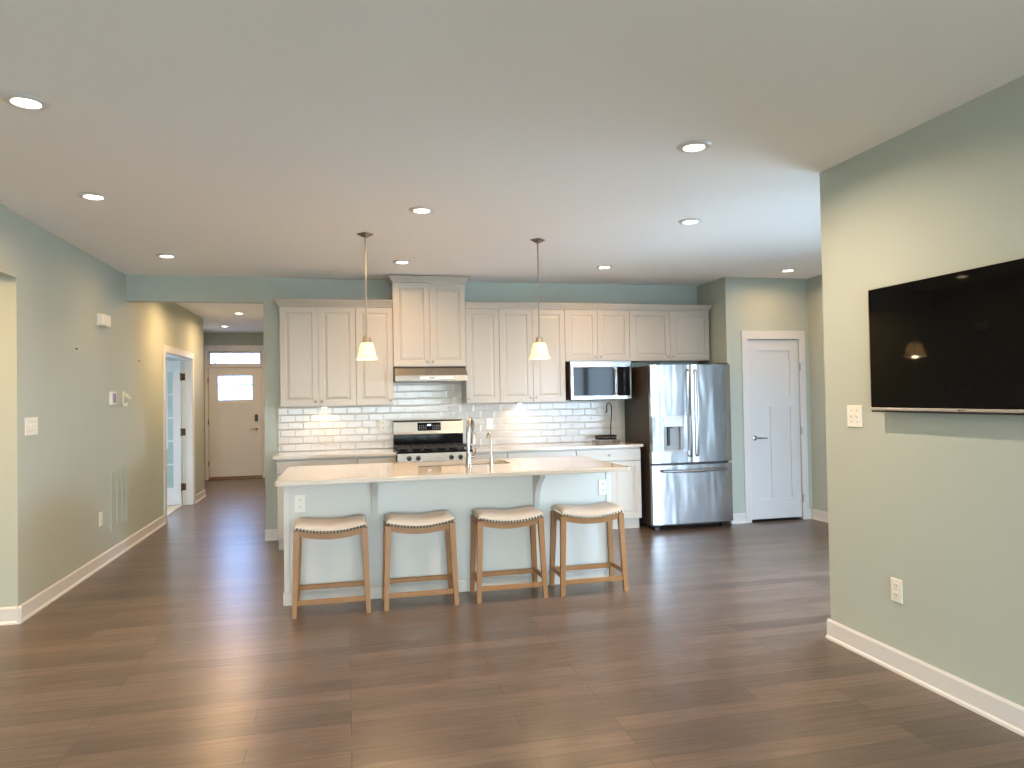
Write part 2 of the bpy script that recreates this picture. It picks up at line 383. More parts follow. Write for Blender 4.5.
# big windows behind / beside the camera
def window(name, axis, c, a0, a1, z0, z1, cols, s=1, fr=.055, rows=1):
    t0, t1 = c + .03, c + .08
    def bx(b, p0, p1, q0, q1, u0=t0, u1=t1):
        if axis == 'Y': box(b, p0, p1, u0, u1, q0, q1)
        else: box(b, u0, u1, p0, p1, q0, q1)
    def f(b):
        bx(b, a0, a1, z0, z0 + fr); bx(b, a0, a1, z1 - fr, z1); bx(b, a0, a0 + fr, z0 + fr, z1 - fr); bx(b, a1 - fr, a1, z0 + fr, z1 - fr)
        for i in range(1, cols):
            x = a0 + (a1 - a0) * i / cols; bx(b, x - fr * .8, x + fr * .8, z0 + fr, z1 - fr)
        for i in range(1, rows):
            z = z0 + (z1 - z0) * i / rows; bx(b, a0 + fr, a1 - fr, z - .012, z + .012, t0 + .005, t1 - .005)
    w = struct(name, M_trim, f)
    part('pane', M_tint if name == 'window_3' else M_dimglass if name == 'window_5' else M_glass, w, lambda b: bx(b, a0 + fr * .5, a1 - fr * .5, z0 + fr * .5, z1 - fr * .5, c + .052, c + .056))
    return w
window('window_1', 'Y', 2.08, 3.15, 4.95, .02, 2.05, 3); portal((4.05, 2.04, 1.03), 1.8, 2.03, (PI / 2, 0, 0))
window('window_2', 'X', XT, 3.6, 5.6, .02, 2.05, 2); portal((XT + .16, 4.6, 1.03), 2.03, 2.0, (0, PI / 2, 0))
window('window_3', 'Y', -3.32, -1.8, 2.4, .05, 2.3, 4); portal((.3, -3.36, 1.175), 4.2, 2.25, (PI / 2, 0, 0))
window('window_4', 'Y', 11.68, -4.3, -2.64, .75, 2.1, 1, rows=2, fr=.04); portal((-3.47, 11.83, 1.42), 1.66, 1.35, (-PI / 2, 0, 0))
window('window_5', 'Y', YF + .02, -2.52, -1.575, 2.135, 2.395, 1, fr=.035)

window('added_window_6', 'X', -6.1, 8.6, 10.2, .6, 2.1, 2, rows=2); portal((-6.16, 9.4, 1.35), 1.5, 1.6, (0, -PI / 2, 0))  # unseen window added to brighten the open office door
# outdoors
struct('ground', M_bounce_ground, lambda b: box(b, -60, 60, -60, 80, -.3, -.12))
def nb():
    t = thing('neighbouring_house', (-9, 62, -.12), 'pale clapboard house seen outside through the front door lite', 'house')
    part('wall', M_siding, t, lambda b: box(b, -22, 4, 60, 68, -.12, 3.9))
    part('roof', M_roof, t, lambda b: prism(b, [(59.4, 3.9), (68.6, 3.9), (64, 4.5)], 'X', -22.5, 4.5))
nb()
def tree(x, y, h, label):
    t = thing('tree', (x, y, -.12), label, 'tree')
    def f(b):
        tube(b, [(x, y, -.12), (x + .05, y, h * .4), (x - .1, y + .1, h * .8), (x, y, h)], [.16, .12, .07, .02], 8)
        for k in range(14):
            a = random.uniform(0, 2 * PI); z = h * random.uniform(.3, .8); q = random.uniform(.8, 1.6)
            tube(b, [(x, y, z), (x + math.cos(a) * q * .5, y + math.sin(a) * q * .5, z + q * .35), (x + math.cos(a) * q, y + math.sin(a) * q, z + q * .9)], [.05, .03, .008], 5)
    part('trunk', M_bark, t, f)
    def g(b):
        for k in range(500):
            a = random.uniform(0, 2 * PI); r = random.uniform(.1, 1.7); z = h * random.uniform(.35, 1.1)
            c = Vector((x + math.cos(a) * r, y + math.sin(a) * r, z)); s = random.uniform(.05, .13)
            u = Vector((random.uniform(-1, 1), random.uniform(-1, 1), random.uniform(-1, 1))).normalized(); w = u.orthogonal().normalized()
            b.faces.new([b.verts.new(c + p) for p in (u * s, w * s * .5, -u * s, -w * s * .5)])
    part('foliage', M_leaf, t, g)
tree(-4.4, 18.5, 4.2, 'small leafy tree outside beyond the office window')

# ------------------------------------------------------------------ ceiling lights
def downlight(x, y, label, group, watts=DOWN_W, col=WARM):
    t = thing('recessed_downlight', (x, y, H), label, 'ceiling light', group)
    part('trim_ring', M_trim, t, lambda b: lathe(b, (x, y, H), [(.052, -.001), (.056, -.012), (.082, -.008), (.09, -.001)], 28), True)
    part('lens', M_lens, t, lambda b: lathe(b, (x, y, H), [(0, -.0005), (.051, -.0005), (.0515, -.006), (.03, -.010), (0, -.012)], 24), True)
    light('lamp', 'AREA', (x, y, H - .016), watts, col, t, .10, math.radians(166))
G = 'recessed downlights in the kitchen and living area ceiling'
for x, y, lb in [
    (-1.311, 3.386, 'recessed round downlight nearest the camera at far left of the ceiling'),
    (1.781, 3.381, 'recessed round downlight nearest the camera on the right half of the ceiling'),
    (-1.516, 4.866, 'recessed round downlight near the left wall, middle row, left of both pendants'),
    (.515, 4.866, 'recessed round downlight in the middle row, between the two pendant rods'),
    (2.52, 4.866, 'recessed round downlight in the middle row, right of both pendants'),
    (-1.524, 6.745, 'recessed round downlight just in front of the hallway header'),
    (.523, 6.745, 'recessed round downlight above the tall cabinet over the range'),
    (2.54, 6.745, 'recessed round downlight above the cabinets over the microwave'),
    (4.569, 6.668, 'recessed round downlight above the pantry door')]:
    downlight(x, y, lb, G, 6 if x > 4 else DOWN_W * (2 if y < 4 and x > 0 else   .3 if y > 6 and x < 0 else .9 if y > 6 else .5 if (x < 0 and y > 4) else 1.2), SOFT if y < 4 else WARM)
downlight(-1.519, 11.0, 'recessed downlight in the hallway ceiling, nearer and right of the pair', 'hallway downlights', 22)
downlight(-2.017, 12.909, 'recessed downlight in the hallway ceiling, farther, next to the front door', 'hallway downlights', 14)
downlight(-1.5, 9.0, 'recessed downlight in the hallway hidden behind the header', 'hallway downlights', 24)
downlight(-3.3, 4.6, 'unseen downlight added to brighten the side room beyond the left opening', 'added side room light', 60)  # added lamp, lights the wall visible past the left opening

def pendant(x, y, rz, label):
    t = thing('pendant_lamp', (x, y, 1.757), label, 'pendant lamp', 'pendants over the island')
    part('canopy', M_nickel, t, lambda b: lathe(b, (x, y, H), [(.062, -.001), (.064, -.008), (.020, -.030), (.008, -.034)], 4, sq=0))
    part('rod', M_nickel, t, lambda b: cyl(b, (x, y, H - .03), (x, y, 1.925), .006, n=10))
    part('socket_cap', M_nickel, t, lambda b: lathe(b, (x, y, 0), [(.010, 1.94), (.026, 1.932), (.032, 1.90), (.034, 1.888), (.0, 1.888)], 16), True)
    part('lamp_shade', M_shade, t, lambda b: lathe(b, (x, y, 0), [(.034, 1.887), (.044, 1.884), (.055, 1.85), (.065, 1.80), (.071, 1.775), (.078, 1.768), (.079, 1.757), (.072, 1.757), (.066, 1.772), (.061, 1.80), (.054, 1.85), (.042, 1.878)], 20, sq=4), True)
    part('bulb', M_bulb, t, lambda b: lathe(b, (x, y, 0), [(.012, 1.884), (.014, 1.86), (.028, 1.83), (.031, 1.81), (.022, 1.79), (0, 1.782)], 14), True)
    light('lamp', 'POINT', (x, y, 1.772), PEND_W, (1, .70, .38), t, .025)
    return t
pendant(.155, 5.64, 0, 'left pendant lamp with nickel rod and frosted glass shade over the island')
pendant(1.545, 5.64, 0, 'right pendant lamp with nickel rod and frosted glass shade over the island')

# ------------------------------------------------------------------ cabinets
YU = 7.495     # face of the upper doors
def knob(parent, x, y, z, r=.0145, m=None):
    return part('knob', m or M_nickel, parent, lambda b: lathe(b, (x, y, z), [(.006, 0), (.005, .010), (r * .8, .016), (r, .021), (r * .7, .026), (0, .028)], 12, '-Y'), True)
def upper(x0, x1, z0, z1, doors, label, knobs, yf=YU, group='white upper cabinets'):
    t = thing('upper_cabinet', ((x0 + x1) / 2, YB, z0), label, 'cabinet', group)
    g = .0015
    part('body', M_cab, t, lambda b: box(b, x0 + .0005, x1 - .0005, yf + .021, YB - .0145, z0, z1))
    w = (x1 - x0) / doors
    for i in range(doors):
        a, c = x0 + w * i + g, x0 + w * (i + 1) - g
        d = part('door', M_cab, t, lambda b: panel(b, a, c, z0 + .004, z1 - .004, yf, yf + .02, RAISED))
        side = knobs[i]
        knob(d, c - .03 if side == 'r' else a + .03, yf, z0 + .05)
    return t
upper(-.652, .094, 1.385, 2.40, 2, 'white two-door upper cabinet at the left end of the run, beside the hallway', 'rl')
upper(.095, .474, 1.385, 2.40, 1, 'narrow white single-door upper cabinet behind the left pendant, left of the range hood', 'r')
upper(.475, 1.237, 1.782, 2.665, 2, 'tall raised white two-door cabinet above the range hood, reaching the ceiling', 'rl', yf=YU - .015)
upper(1.238, 1.604, 1.385, 2.40, 1, 'narrow white single-door upper cabinet right of the range hood', 'l')
upper(1.605, 2.344, 1.385, 2.40, 2, 'white two-door upper cabinet behind the right pendant, left of the microwave', 'rl')
upper(2.345, 3.104, 1.825, 2.40, 2, 'short white two-door cabinet directly above the microwave', 'rl')
upper(3.105, 4.088, 1.825, 2.40, 2, 'short wide white two-door cabinet above the refrigerator', 'rl')
def crown(x0, x1, yf, z0, z1, label, rl=True, rr=True, out=.038, xb0=0, xb1=0):
    pr = [(-.01, z0), (.006, z0), (.008, z0 + .01), (.014, z0 + .016), (out * .8, z1 - .016), (out, z1 - .010), (out, z1), (-.01, z1)]
    bm = N(); R = []
    for o_, z in pr:
        l_, r_ = (o_ if rl else 0), (o_ if rr else 0)
        R.append([bm.verts.new(p) for p in ((x0 - l_, YB - .0145, z), (x0 - l_, yf - o_, z), (x1 + r_, yf - o_, z), (x1 + r_, YB - .0145, z))])
    for A, B_ in zip(R, R[1:]):
        for i in range(4): bm.faces.new((A[i], A[(i + 1) % 4], B_[(i + 1) % 4], B_[i]))
    bm.faces.new(R[0][::-1]); bm.faces.new(R[-1])
    tag(build('crown_moulding', bm, M_cab), label, 'moulding')
crown(-.652, .473, YU + .004, 2.401, 2.472, 'white crown moulding on the left pair of upper cabinets', True, False, .06)
crown(1.239, 4.088, YU + .004, 2.401, 2.468, 'long white crown moulding running over the upper cabinets right of the hood', False, True, .04)
crown(.475, 1.237, YU - .011, 2.666, 2.728, 'white crown moulding on the tall cabinet above the hood', True, True, .045)

YK = 7.20   # face of the base doors
def base_cab(x0, x1, label, cols=1, ndoor=1, end=None):
    t = thing('base_cabinet', ((x0 + x1) / 2, YB, 0), label, 'cabinet', 'white base cabinets along the back wall')
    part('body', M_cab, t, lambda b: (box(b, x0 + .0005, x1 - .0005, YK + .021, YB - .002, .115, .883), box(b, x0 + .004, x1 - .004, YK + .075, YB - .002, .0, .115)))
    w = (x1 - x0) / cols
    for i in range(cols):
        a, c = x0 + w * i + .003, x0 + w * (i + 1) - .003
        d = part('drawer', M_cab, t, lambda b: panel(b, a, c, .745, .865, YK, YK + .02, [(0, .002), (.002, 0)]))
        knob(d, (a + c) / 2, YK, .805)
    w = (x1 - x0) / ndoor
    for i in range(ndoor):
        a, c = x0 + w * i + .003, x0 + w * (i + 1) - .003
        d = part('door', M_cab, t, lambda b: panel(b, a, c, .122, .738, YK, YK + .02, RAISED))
        knob(d, (c - .03) if (ndoor == 1 or i == 0) else (a + .03), YK, .69)
base_cab(-.668, .087, 'white base cabinet at the left end of the back counter, next to the hallway', 1, 2)
base_cab(.088, .472, 'narrow white base cabinet directly left of the range', 1, 1)
base_cab(1.241, 1.606, 'narrow white base cabinet directly right of the range', 1, 1)
base_cab(1.607, 2.352, 'white base cabinet in the middle of the counter between range and refrigerator', 1, 2)
base_cab(2.353, 3.084, 'white base cabinet with a wide drawer next to the refrigerator', 1, 2)
def slab(b, x0, x1): box(b, x0, x1, 7.165, YB - .001, .884, .914, .004, 2)
tag(part('worktop', M_quartz, None, lambda b: slab(b, -.70, .472)), 'white quartz worktop on the back wall, left of the range', 'worktop')
tag(part('worktop', M_quartz, None, lambda b: slab(b, 1.241, 3.10)), 'white quartz worktop on the back wall, between range and refrigerator', 'worktop')
def spl(b):
    y0, y1 = YB - .013, YB - .0005
    box(b, -.70, .475, y0, y1, .9145, 1.3845); box(b, .475, 1.237, y0, y1, .90, 1.7815); box(b, 1.237, 3.10, y0, y1, .9145, 1.3845)
tag(part('backsplash', M_tile, None, spl), 'glossy cream subway tile wall panel between worktop and upper cabinets', 'backsplash')

# under-cabinet pucks
for x, lb in ((-.235, 'round puck light under the left upper cabinet, glowing on the tiles'), (1.86, 'round puck light under the upper cabinet behind the right pendant')):
    t = thing('puck_light', (x, 7.67, 1.384), lb, 'light', 'under-cabinet lights')
    part('housing', M_nickel, t, lambda b: lathe(b, (x, 7.67, 1.3845), [(.036, 0), (.036, -.012), (.031, -.014), (.031, -.011)], 20), True)
    part('lens', M_lens, t, lambda b: lathe(b, (x, 7.67, 1.372), [(.0305, 0), (.028, -.003), (0, -.004)], 16), True)
    light('lamp', 'AREA', (x, 7.68, 1.366), PUCK_W, (1, .68, .38), t, .05, math.radians(150))

# ------------------------------------------------------------------ range hood
t = thing('range_hood', (.856, YB, 1.62), 'stainless under-cabinet range hood above the range', 'range hood')
part('canopy', M_steel2, t, lambda b: prism(b, [(YB - .0145, 1.781), (7.50, 1.781), (7.33, 1.683), (7.325, 1.625), (YB - .0145, 1.625)], 'X', .482, 1.230))
part('control_strip', M_silver, t, lambda b: box(b, .73, 1.08, 7.3195, 7.3245, 1.638, 1.672, .001), label='pale strip along the front edge')
part('logo', M_slot, t, lambda b: (box(b, .83, .845, 7.3185, 7.3194, 1.650, 1.662), box(b, .85, .86, 7.3185, 7.3194, 1.648, 1.660), box(b, .864, .878, 7.3185, 7.3194, 1.651, 1.663)))
for x in (.60, 1.05):
    part('lamp_lens', M_grey, t, lambda b: box(b, x, x + .10, 7.36, 7.42, 1.617, 1.6245, .002))
part('filter', M_grey, t, lambda b: [box(b, .52 + i * .034, .52 + i * .034 + .018, 7.45, 7.78, 1.619, 1.6245) for i in range(20)])

# ------------------------------------------------------------------ range
t = thing('gas_range', (.856, 7.5, 0), 'stainless gas range with black cooktop and rear control panel, on the back wall', 'range')
RX0, RX1 = .478, 1.226
part('body', M_darkside, t, lambda b: box(b, RX0, RX1, 7.17, 7.80, .06, .90))
part('leg_base', M_black, t, lambda b: box(b, RX0 + .02, RX1 - .02, 7.22, 7.78, 0, .06))
part('cooktop', M_glassblack, t, lambda b: (box(b, RX0, RX1, 7.15, 7.80, .9005, .918, .004), box(b, RX0, RX1, 7.70, 7.72, .918, 1.065)))
part('front_panel', M_steel2, t, lambda b: prism(b, [(7.169, .78), (7.125, .78), (7.118, .80), (7.135, .90), (7.169, .9003)], 'X', RX0, RX1))
for x in (.593, .683, 1.015, 1.107):
    k = part('control_knob', M_black, t, lambda b: (lathe(b, (x, 7.128, .852), [(.024, 0), (.024, .006), (.020, .010), (.018, .030), (0, .032)], 16, '-Y'), box(b, x - .004, x + .004, 7.092, 7.10, .835, .869)), True)
od = part('oven_door', M_steel2, t, lambda b: panel(b, RX0 + .003, RX1 - .003, .23, .775, 7.13, 7.169, [(0, .003), (.003, 0)]))
part('window', M_glassblack, od, lambda b: box(b, RX0 + .13, RX1 - .13, 7.127, 7.1298, .36, .62, .001))
part('handle', M_steel2, od, lambda b: (cyl(b, (RX0 + .05, 7.075, .73), (RX1 - .05, 7.075, .73), .012), cyl(b, (RX0 + .08, 7.075, .73), (RX0 + .08, 7.131, .73), .008), cyl(b, (RX1 - .08, 7.075, .73), (RX1 - .08, 7.131, .73), .008)), True)
dr = part('drawer', M_steel2, t, lambda b: panel(b, RX0 + .003, RX1 - .003, .07, .222, 7.13, 7.169, [(0, .003), (.003, 0)]))
def bg(b):
    prism(b, [(7.80, 1.066), (7.695, 1.066), (7.70, 1.09), (7.715, 1.195), (7.73, 1.212), (7.80, 1.212)], 'X', RX0, RX1)
part('backguard', M_steel2, t, lambda b: (prism(b, [(7.80, .9185), (7.722, .9185), (7.722, 1.0655), (7.80, 1.0655)], 'X', RX0, RX1), bg(b)))
dp = part('display', M_glassblack, t, lambda b: prism(b, [(7.703, 1.10), (7.699, 1.10), (7.709, 1.185), (7.713, 1.185)], 'X', .735, .985))
part('clock', M_blue, dp, lambda b: prism(b, [(7.707, 1.150), (7.7035, 1.150), (7.7055, 1.168), (7.708, 1.168)], 'X', .84, .88))
for j in range(3):
  for xx in (.75, .772, .794, .816, .892, .914, .936, .958): part('button', M_grey, dp, lambda b: [prism(b, [(7.704 + j * .0018, 1.115 + j * .018), (7.6995 + j * .0021, 1.115 + j * .018), (7.7003 + j * .0021, 1.121 + j * .018), (7.7045 + j * .0018, 1.121 + j * .018)], 'X', xx, xx + .012)])
for i, gx in enumerate((.49, .742, .994)):
    def gr(b):
        w = .235; z = .955
        for y in (7.20, 7.32, 7.44, 7.56, 7.67): box(b, gx, gx + w, y - .006, y + .006, z - .012, z)
        for x in (gx, gx + w * .33, gx + w * .66, gx + w): box(b, x - .006, x + .006, 7.195, 7.675, z - .012, z)
        for x in (gx, gx + w):
            for y in (7.20, 7.67): box(b, x - .006, x + .006, y - .006, y + .006, .918, z)
    part('grate', M_castiron, t, gr)
for x in (.607, .86, 1.11):
    for y in (7.31, 7.56):
        part('burner', M_castiron, t, lambda b: lathe(b, (x, y, .918), [(.05, 0), (.05, .008), (.036, .010), (.036, .020), (0, .021)], 16), True)

# ------------------------------------------------------------------ microwave
t = thing('microwave', (2.735, YB, 1.40), 'stainless over-counter microwave mounted beside the refrigerator', 'microwave')
MX0, MX1, MY = 2.372, 3.078, 7.40
part('body', M_darkside, t, lambda b: box(b, MX0 + .002, MX1 - .002, MY + .031, YB - .0145, 1.402, 1.824))
part('vent_strip', M_steel2, t, lambda b: box(b, MX0, MX1, MY + .004, MY + .03, 1.757, 1.822, .003))
d = part('door', M_steel2, t, lambda b: box(b, MX0, MX1 - .165, MY, MY + .03, 1.402, 1.756, .004, 2))
part('window', M_glassblack, d, lambda b: box(b, MX0 + .03, MX1 - .205, MY - .0025, MY - .0002, 1.442, 1.752, .001))
part('handle', M_chrome, d, lambda b: tube(b, [(MX1 - .19, MY, 1.73), (MX1 - .19, MY - .03, 1.715), (MX1 - .19, MY - .038, 1.59), (MX1 - .19, MY - .03, 1.465), (MX1 - .19, MY, 1.45)], .009), True)
part('control_panel', M_glassblack, t, lambda b: box(b, MX1 - .164, MX1 - .02, MY + .001, MY + .03, 1.442, 1.7565, .002))
part('frame', M_steel2, t, lambda b: (box(b, MX1 - .019, MX1, MY, MY + .03, 1.402, 1.7565, .002), box(b, MX1 - .164, MX1 - .0195, MY, MY + .03, 1.402, 1.4415, .002)))

# ------------------------------------------------------------------ refrigerator
FX0, FX1, FY = 3.136, 4.066, 7.012
t = thing('refrigerator', (3.59, 7.4, 0), 'stainless french-door refrigerator with ice dispenser and dark sides', 'refrigerator')
part('cabinet', M_darkside, t, lambda b: (box(b, FX0 + .01, FX1 - .01, FY + .075, 7.79, .035, 1.755, .004)), label='dark brown-grey side panel')
for x in (FX0 + .05, FX1 - .10):
  for y in (FY + .08, 7.7): part('foot', M_black, t, lambda b: box(b, x, x + .05, y, y + .05, 0, .0345))
for x in (FX0 + .02, FX1 - .12): part('hinge_cover', M_darkside, t, lambda b: box(b, x, x + .10, FY + .01, FY + .10, 1.7605, 1.779, .003))
xm = 3.604
def curved(b, x0, x1, z0, z1, bow=.003, cut=None):
    nn = 12; F = []; B_ = []
    for i in range(nn + 1):
        u = i / nn; x = x0 + (x1 - x0) * u; e = min(u, 1 - u) * (x1 - x0)
        y = FY - bow * (1 - (2 * u - 1) ** 2) + (.012 * (1 - min(1, e / .015)) ** 2)
        F.append((x, y)); 
    pts = F + [(x1, FY + .07), (x0, FY + .07)]
    prism(b, pts, 'Z', z0, z1)
def ldoor(b):
    DX0, DX1, DZ0, DZ1 = 3.262, 3.487, .835, 1.215
    curved(b, FX0, xm - .003, .705 + .01, DZ0); curved(b, FX0, xm - .003, DZ1, 1.76)
    # either side of the dispenser opening
    box(b, FX0 + .002, DX0, FY - .006, FY + .07, DZ0, DZ1); box(b, DX1, xm - .005, FY - .006, FY + .07, DZ0, DZ1); box(b, DX0, DX1, FY + .05, FY + .07, DZ0, DZ1)
dl = part('left_door', M_steel, t, ldoor, True)
part('dispenser_panel', M_silver, dl, lambda b: box(b, 3.262, 3.487, FY - .016, FY + .0498, 1.098, 1.214, .003))
part('dispenser_recess', M_grey, dl, lambda b: (box(b, 3.2625, 3.30, FY - .004, FY + .049, .852, 1.097), box(b, 3.46, 3.4865, FY - .004, FY + .049, .852, 1.097), box(b, 3.3005, 3.4595, FY + .03, FY + .049, .852, 1.097)))
part('dispenser_paddle', M_black, dl, lambda b: (box(b, 3.315, 3.345, FY + .0, FY + .02, .90, 1.08, .003), box(b, 3.31, 3.37, FY - .004, FY + .029, 1.083, 1.097)))
part('drip_tray', M_silver, dl, lambda b: box(b, 3.262, 3.487, FY - .018, FY + .0498, .836, .851, .003))
dr_ = part('right_door', M_steel, t, lambda b: curved(b, xm + .003, FX1, .715, 1.76), True)
def hnd(x): return lambda b: (tube(b, [(x, FY - .008, 1.70), (x, FY - .045, 1.68), (x, FY - .058, 1.5), (x, FY - .066, 1.24), (x, FY - .058, .98), (x, FY - .045, .80), (x, FY - .008, .78)], [.013, .013, .013, .015, .013, .013, .013], 12))
part('handle', M_chrome, dl, hnd(xm - .037), True); part('handle', M_chrome, dr_, hnd(xm + .037), True)
fd = part('freezer_drawer', M_steel, t, lambda b: curved(b, FX0, FX1, .065, .690), True)
part('handle', M_chrome, fd, lambda b: tube(b, [(FX0 + .09, FY - .005, .635), (FX0 + .10, FY - .05, .632), (FX0 + .3, FY - .064, .628), (3.59, FY - .068, .626), (FX1 - .3, FY - .064, .628), (FX1 - .10, FY - .05, .632), (FX1 - .09, FY - .005, .635)], .014, 12), True)

# ------------------------------------------------------------------ island
IX0, IX1, IY0, IY1 = -.445, 2.006, 5.30, 6.03
t = thing('kitchen_island', (.78, 5.66, 0), 'white panelled kitchen island base under the quartz top', 'kitchen island')
def ib(b):
    box(b, IX0, IX1, IY0, IY0 + .02, 0, .883); box(b, IX0, IX0 + .02, IY0 + .02, IY1, 0, .883); box(b, IX1 - .02, IX1, IY0 + .02, IY1, 0, .883)
    box(b, IX0 + .02, IX1 - .02, IY1 - .02, IY1, .10, .883); box(b, IX0 + .02, IX1 - .02, IY0 + .02, IY1 - .08, .08, .10)
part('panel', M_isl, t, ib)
for x in (IX0 - .004, IX1 - .036):
    part('corner_trim', M_isl, t, lambda b: box(b, x, x + .04, IY0 - .007, IY0 - .0002, .09, .883, .002))
part('baseboard', M_isl, t, lambda b: (box(b, IX0 - .012, IX1 + .012, IY0 - .014, IY0 - .0002, 0, .088, .003), box(b, IX0 - .012, IX0 - .0002, IY0 + .0, IY1, 0, .088, .003), box(b, IX1 + .0002, IX1 + .012, IY0 + .0, IY1, 0, .088, .003)))
for x in (.165, 1.378):
    part('corbel', M_isl, t, lambda b: prism(b, [(IY0 - .0005, .883), (5.075, .883), (5.075, .862), (5.09, .850), (5.10, .835), (5.15, .81), (5.20, .765), (5.24, .70), (5.255, .65), (5.268, .63), (5.268, .585), (IY0 - .0005, .585)], 'X', x, x + .040), True)
for i, x in enumerate((IX0 + .05, IX0 + .66, IX0 + 1.27, IX0 + 1.86)):
    part('door', M_isl, t, lambda b: box(b, x, x + .52, IY1 + .0005, IY1 + .019, .12, .87, .003))
def itop(b):
    X0, X1, Y0, Y1 = -.473, 2.032, 4.943, 6.06; sx0, sx1, sy0, sy1 = .53, 1.285, 5.585, 5.965; z0, z1 = .8835, .914
    def rr_(x0, x1, y0, y1, r, z):
        P = []
        for cx_, cy_, a in ((x1 - r, y0 + r, -PI / 2), (x1 - r, y1 - r, 0), (x0 + r, y1 - r, PI / 2), (x0 + r, y0 + r, PI)):
            for k in range(5): P.append(b.verts.new((cx_ + r * math.cos(a + k * PI / 8), cy_ + r * math.sin(a + k * PI / 8), z)))
        return P
    OT, IT = rr_(X0 + .004, X1 - .004, Y0 + .004, Y1 - .004, .010, z1), rr_(sx0, sx1, sy0, sy1, .05, z1)
    OM, OL, OB, IB = rr_(X0, X1, Y0, Y1, .012, z1 - .004), rr_(X0, X1, Y0, Y1, .012, z0 + .002), rr_(X0 + .002, X1 - .002, Y0 + .002, Y1 - .002, .012, z0), rr_(sx0, sx1, sy0, sy1, .05, z0)
    L = [OT, OM, OL, OB, IB, IT, OT]
    for A, B_ in zip(L, L[1:]):
        for i in range(20): b.faces.new((A[i], A[(i + 1) % 20], B_[(i + 1) % 20], B_[i]))
tag(part('island_worktop', M_quartz, None, itop), 'long white quartz worktop on the island with an undermount sink cut-out', 'worktop')
def plate(x, z, y, label, w=.075, h=.122, group=None, kind='outlet'):
    """wall plate facing -Y"""
    t = thing('electrical_outlet', (x, y, z - h / 2), label, 'outlet', group)
    part('cover_plate', M_plate, t, lambda b: box(b, x - w / 2, x + w / 2, y - .006, y - .0005, z - h / 2, z + h / 2, .002))
    for zz in (z - .026, z + .026):
        s = part('receptacle', M_plate, t, lambda b: box(b, x - .017, x + .017, y - .008, y - .0062, zz - .017, zz + .017, .003))
        part('slots', M_slot, s, lambda b: (box(b, x - .008, x - .005, y - .0086, y - .0081, zz - .004, zz + .008), box(b, x + .005, x + .008, y - .0086, y - .0081, zz - .004, zz + .008), box(b, x - .002, x + .002, y - .0086, y - .0081, zz - .012, zz - .008)))
plate(-.335, .715, IY0, 'outlet on the left end of the island front, above the first stool')
plate(1.946, .729, IY0 , 'outlet at the right end of the island front, above the last stool')
plate(.372, 1.165, YB - .0135, 'outlet on the tile backsplash just left of the range')
plate(1.545, 1.15, YB - .0135, 'outlet on the tile backsplash right of the range, behind the small tap')

# sink
t = thing('kitchen_sink', (.907, 5.775, .69), 'stainless undermount sink let into the island worktop', 'sink')
def sk(b):
    def rr_(x0, x1, y0, y1, r, z):
        return [b.verts.new((cx_ + r * math.cos(a + k * PI / 8), cy_ + r * math.sin(a + k * PI / 8), z)) for cx_, cy_, a in ((x1 - r, y0 + r, -PI / 2), (x1 - r, y1 - r, 0), (x0 + r, y1 - r, PI / 2), (x0 + r, y0 + r, PI)) for k in range(5)]
    L = [rr_(.508, 1.307, 5.563, 5.987, .06, .8825), rr_(.535, 1.28, 5.59, 5.96, .05, .8825), rr_(.54, 1.275, 5.595, 5.955, .05, .72), rr_(.56, 1.255, 5.615, 5.935, .06, .70)]
    for A, B_ in zip(L, L[1:]):
        for i in range(20): b.faces.new((A[i], A[(i + 1) % 20], B_[(i + 1) % 20], B_[i]))
    b.faces.new(L[-1])
part('basin', M_steel2, t, sk, True)
part('drain', M_chrome, t, lambda b: lathe(b, (.907, 5.80, .7005), [(.045, 0), (.045, .003), (.03, .004), (.0, .001)], 18), True)

# faucet
fx, fy = .918, 5.515
t = thing('kitchen_faucet', (fx, fy, .914), 'tall chrome gooseneck faucet with pull-down spray on the island', 'faucet')
part('base', M_chrome, t, lambda b: lathe(b, (fx, fy, .9142), [(.030, 0), (.030, .006), (.022, .012), (.020, .09), (.018, .095), (.018, .0951)], 20), True)
arc = [(fx, fy, 1.0), (fx, fy, 1.17)] + [(fx + .035 * (1 - math.cos(a)) , fy + .085 * (1 - math.cos(a)), 1.175 + .105 * math.sin(a)) for a in [PI * k / 10 for k in range(1, 11)]]
part('spout', M_chrome, t, lambda b: tube(b, arc, .0145, 14), True)
ex, ey = fx + .07, fy + .17
part('spray_head', M_nickel, t, lambda b: lathe(b, (ex, ey, 0), [(.013, 1.172), (.017, 1.165), (.019, 1.09), (.020, 1.075), (0, 1.073)], 16), True)
part('lever', M_chrome, t, lambda b: (cyl(b, (fx + .016, fy, .985), (fx + .042, fy, .985), .013), tube(b, [(fx + .036, fy, .985), (fx + .05, fy - .01, 1.01), (fx + .058, fy - .02, 1.05)], [.006, .005, .004], 8)), True)
gx, gy = 1.104, 5.54
t = thing('filtered_water_tap', (gx, gy, .914), 'slim small nickel tap to the right of the tall faucet', 'tap')
part('base', M_nickel, t, lambda b: lathe(b, (gx, gy, .9142), [(.022, 0), (.022, .004), (.014, .008), (.013, .055), (.008, .06)], 16), True)
part('spout', M_nickel, t, lambda b: tube(b, [(gx, gy, .96), (gx, gy, 1.10), (gx - .002, gy + .01, 1.14), (gx - .006, gy + .035, 1.165), (gx - .012, gy + .065, 1.155), (gx - .014, gy + .075, 1.12)], .0065, 10), True)
part('lever', M_nickel, t, lambda b: cyl(b, (gx + .01, gy, .955), (gx + .045, gy, .965), .005, .004), True)

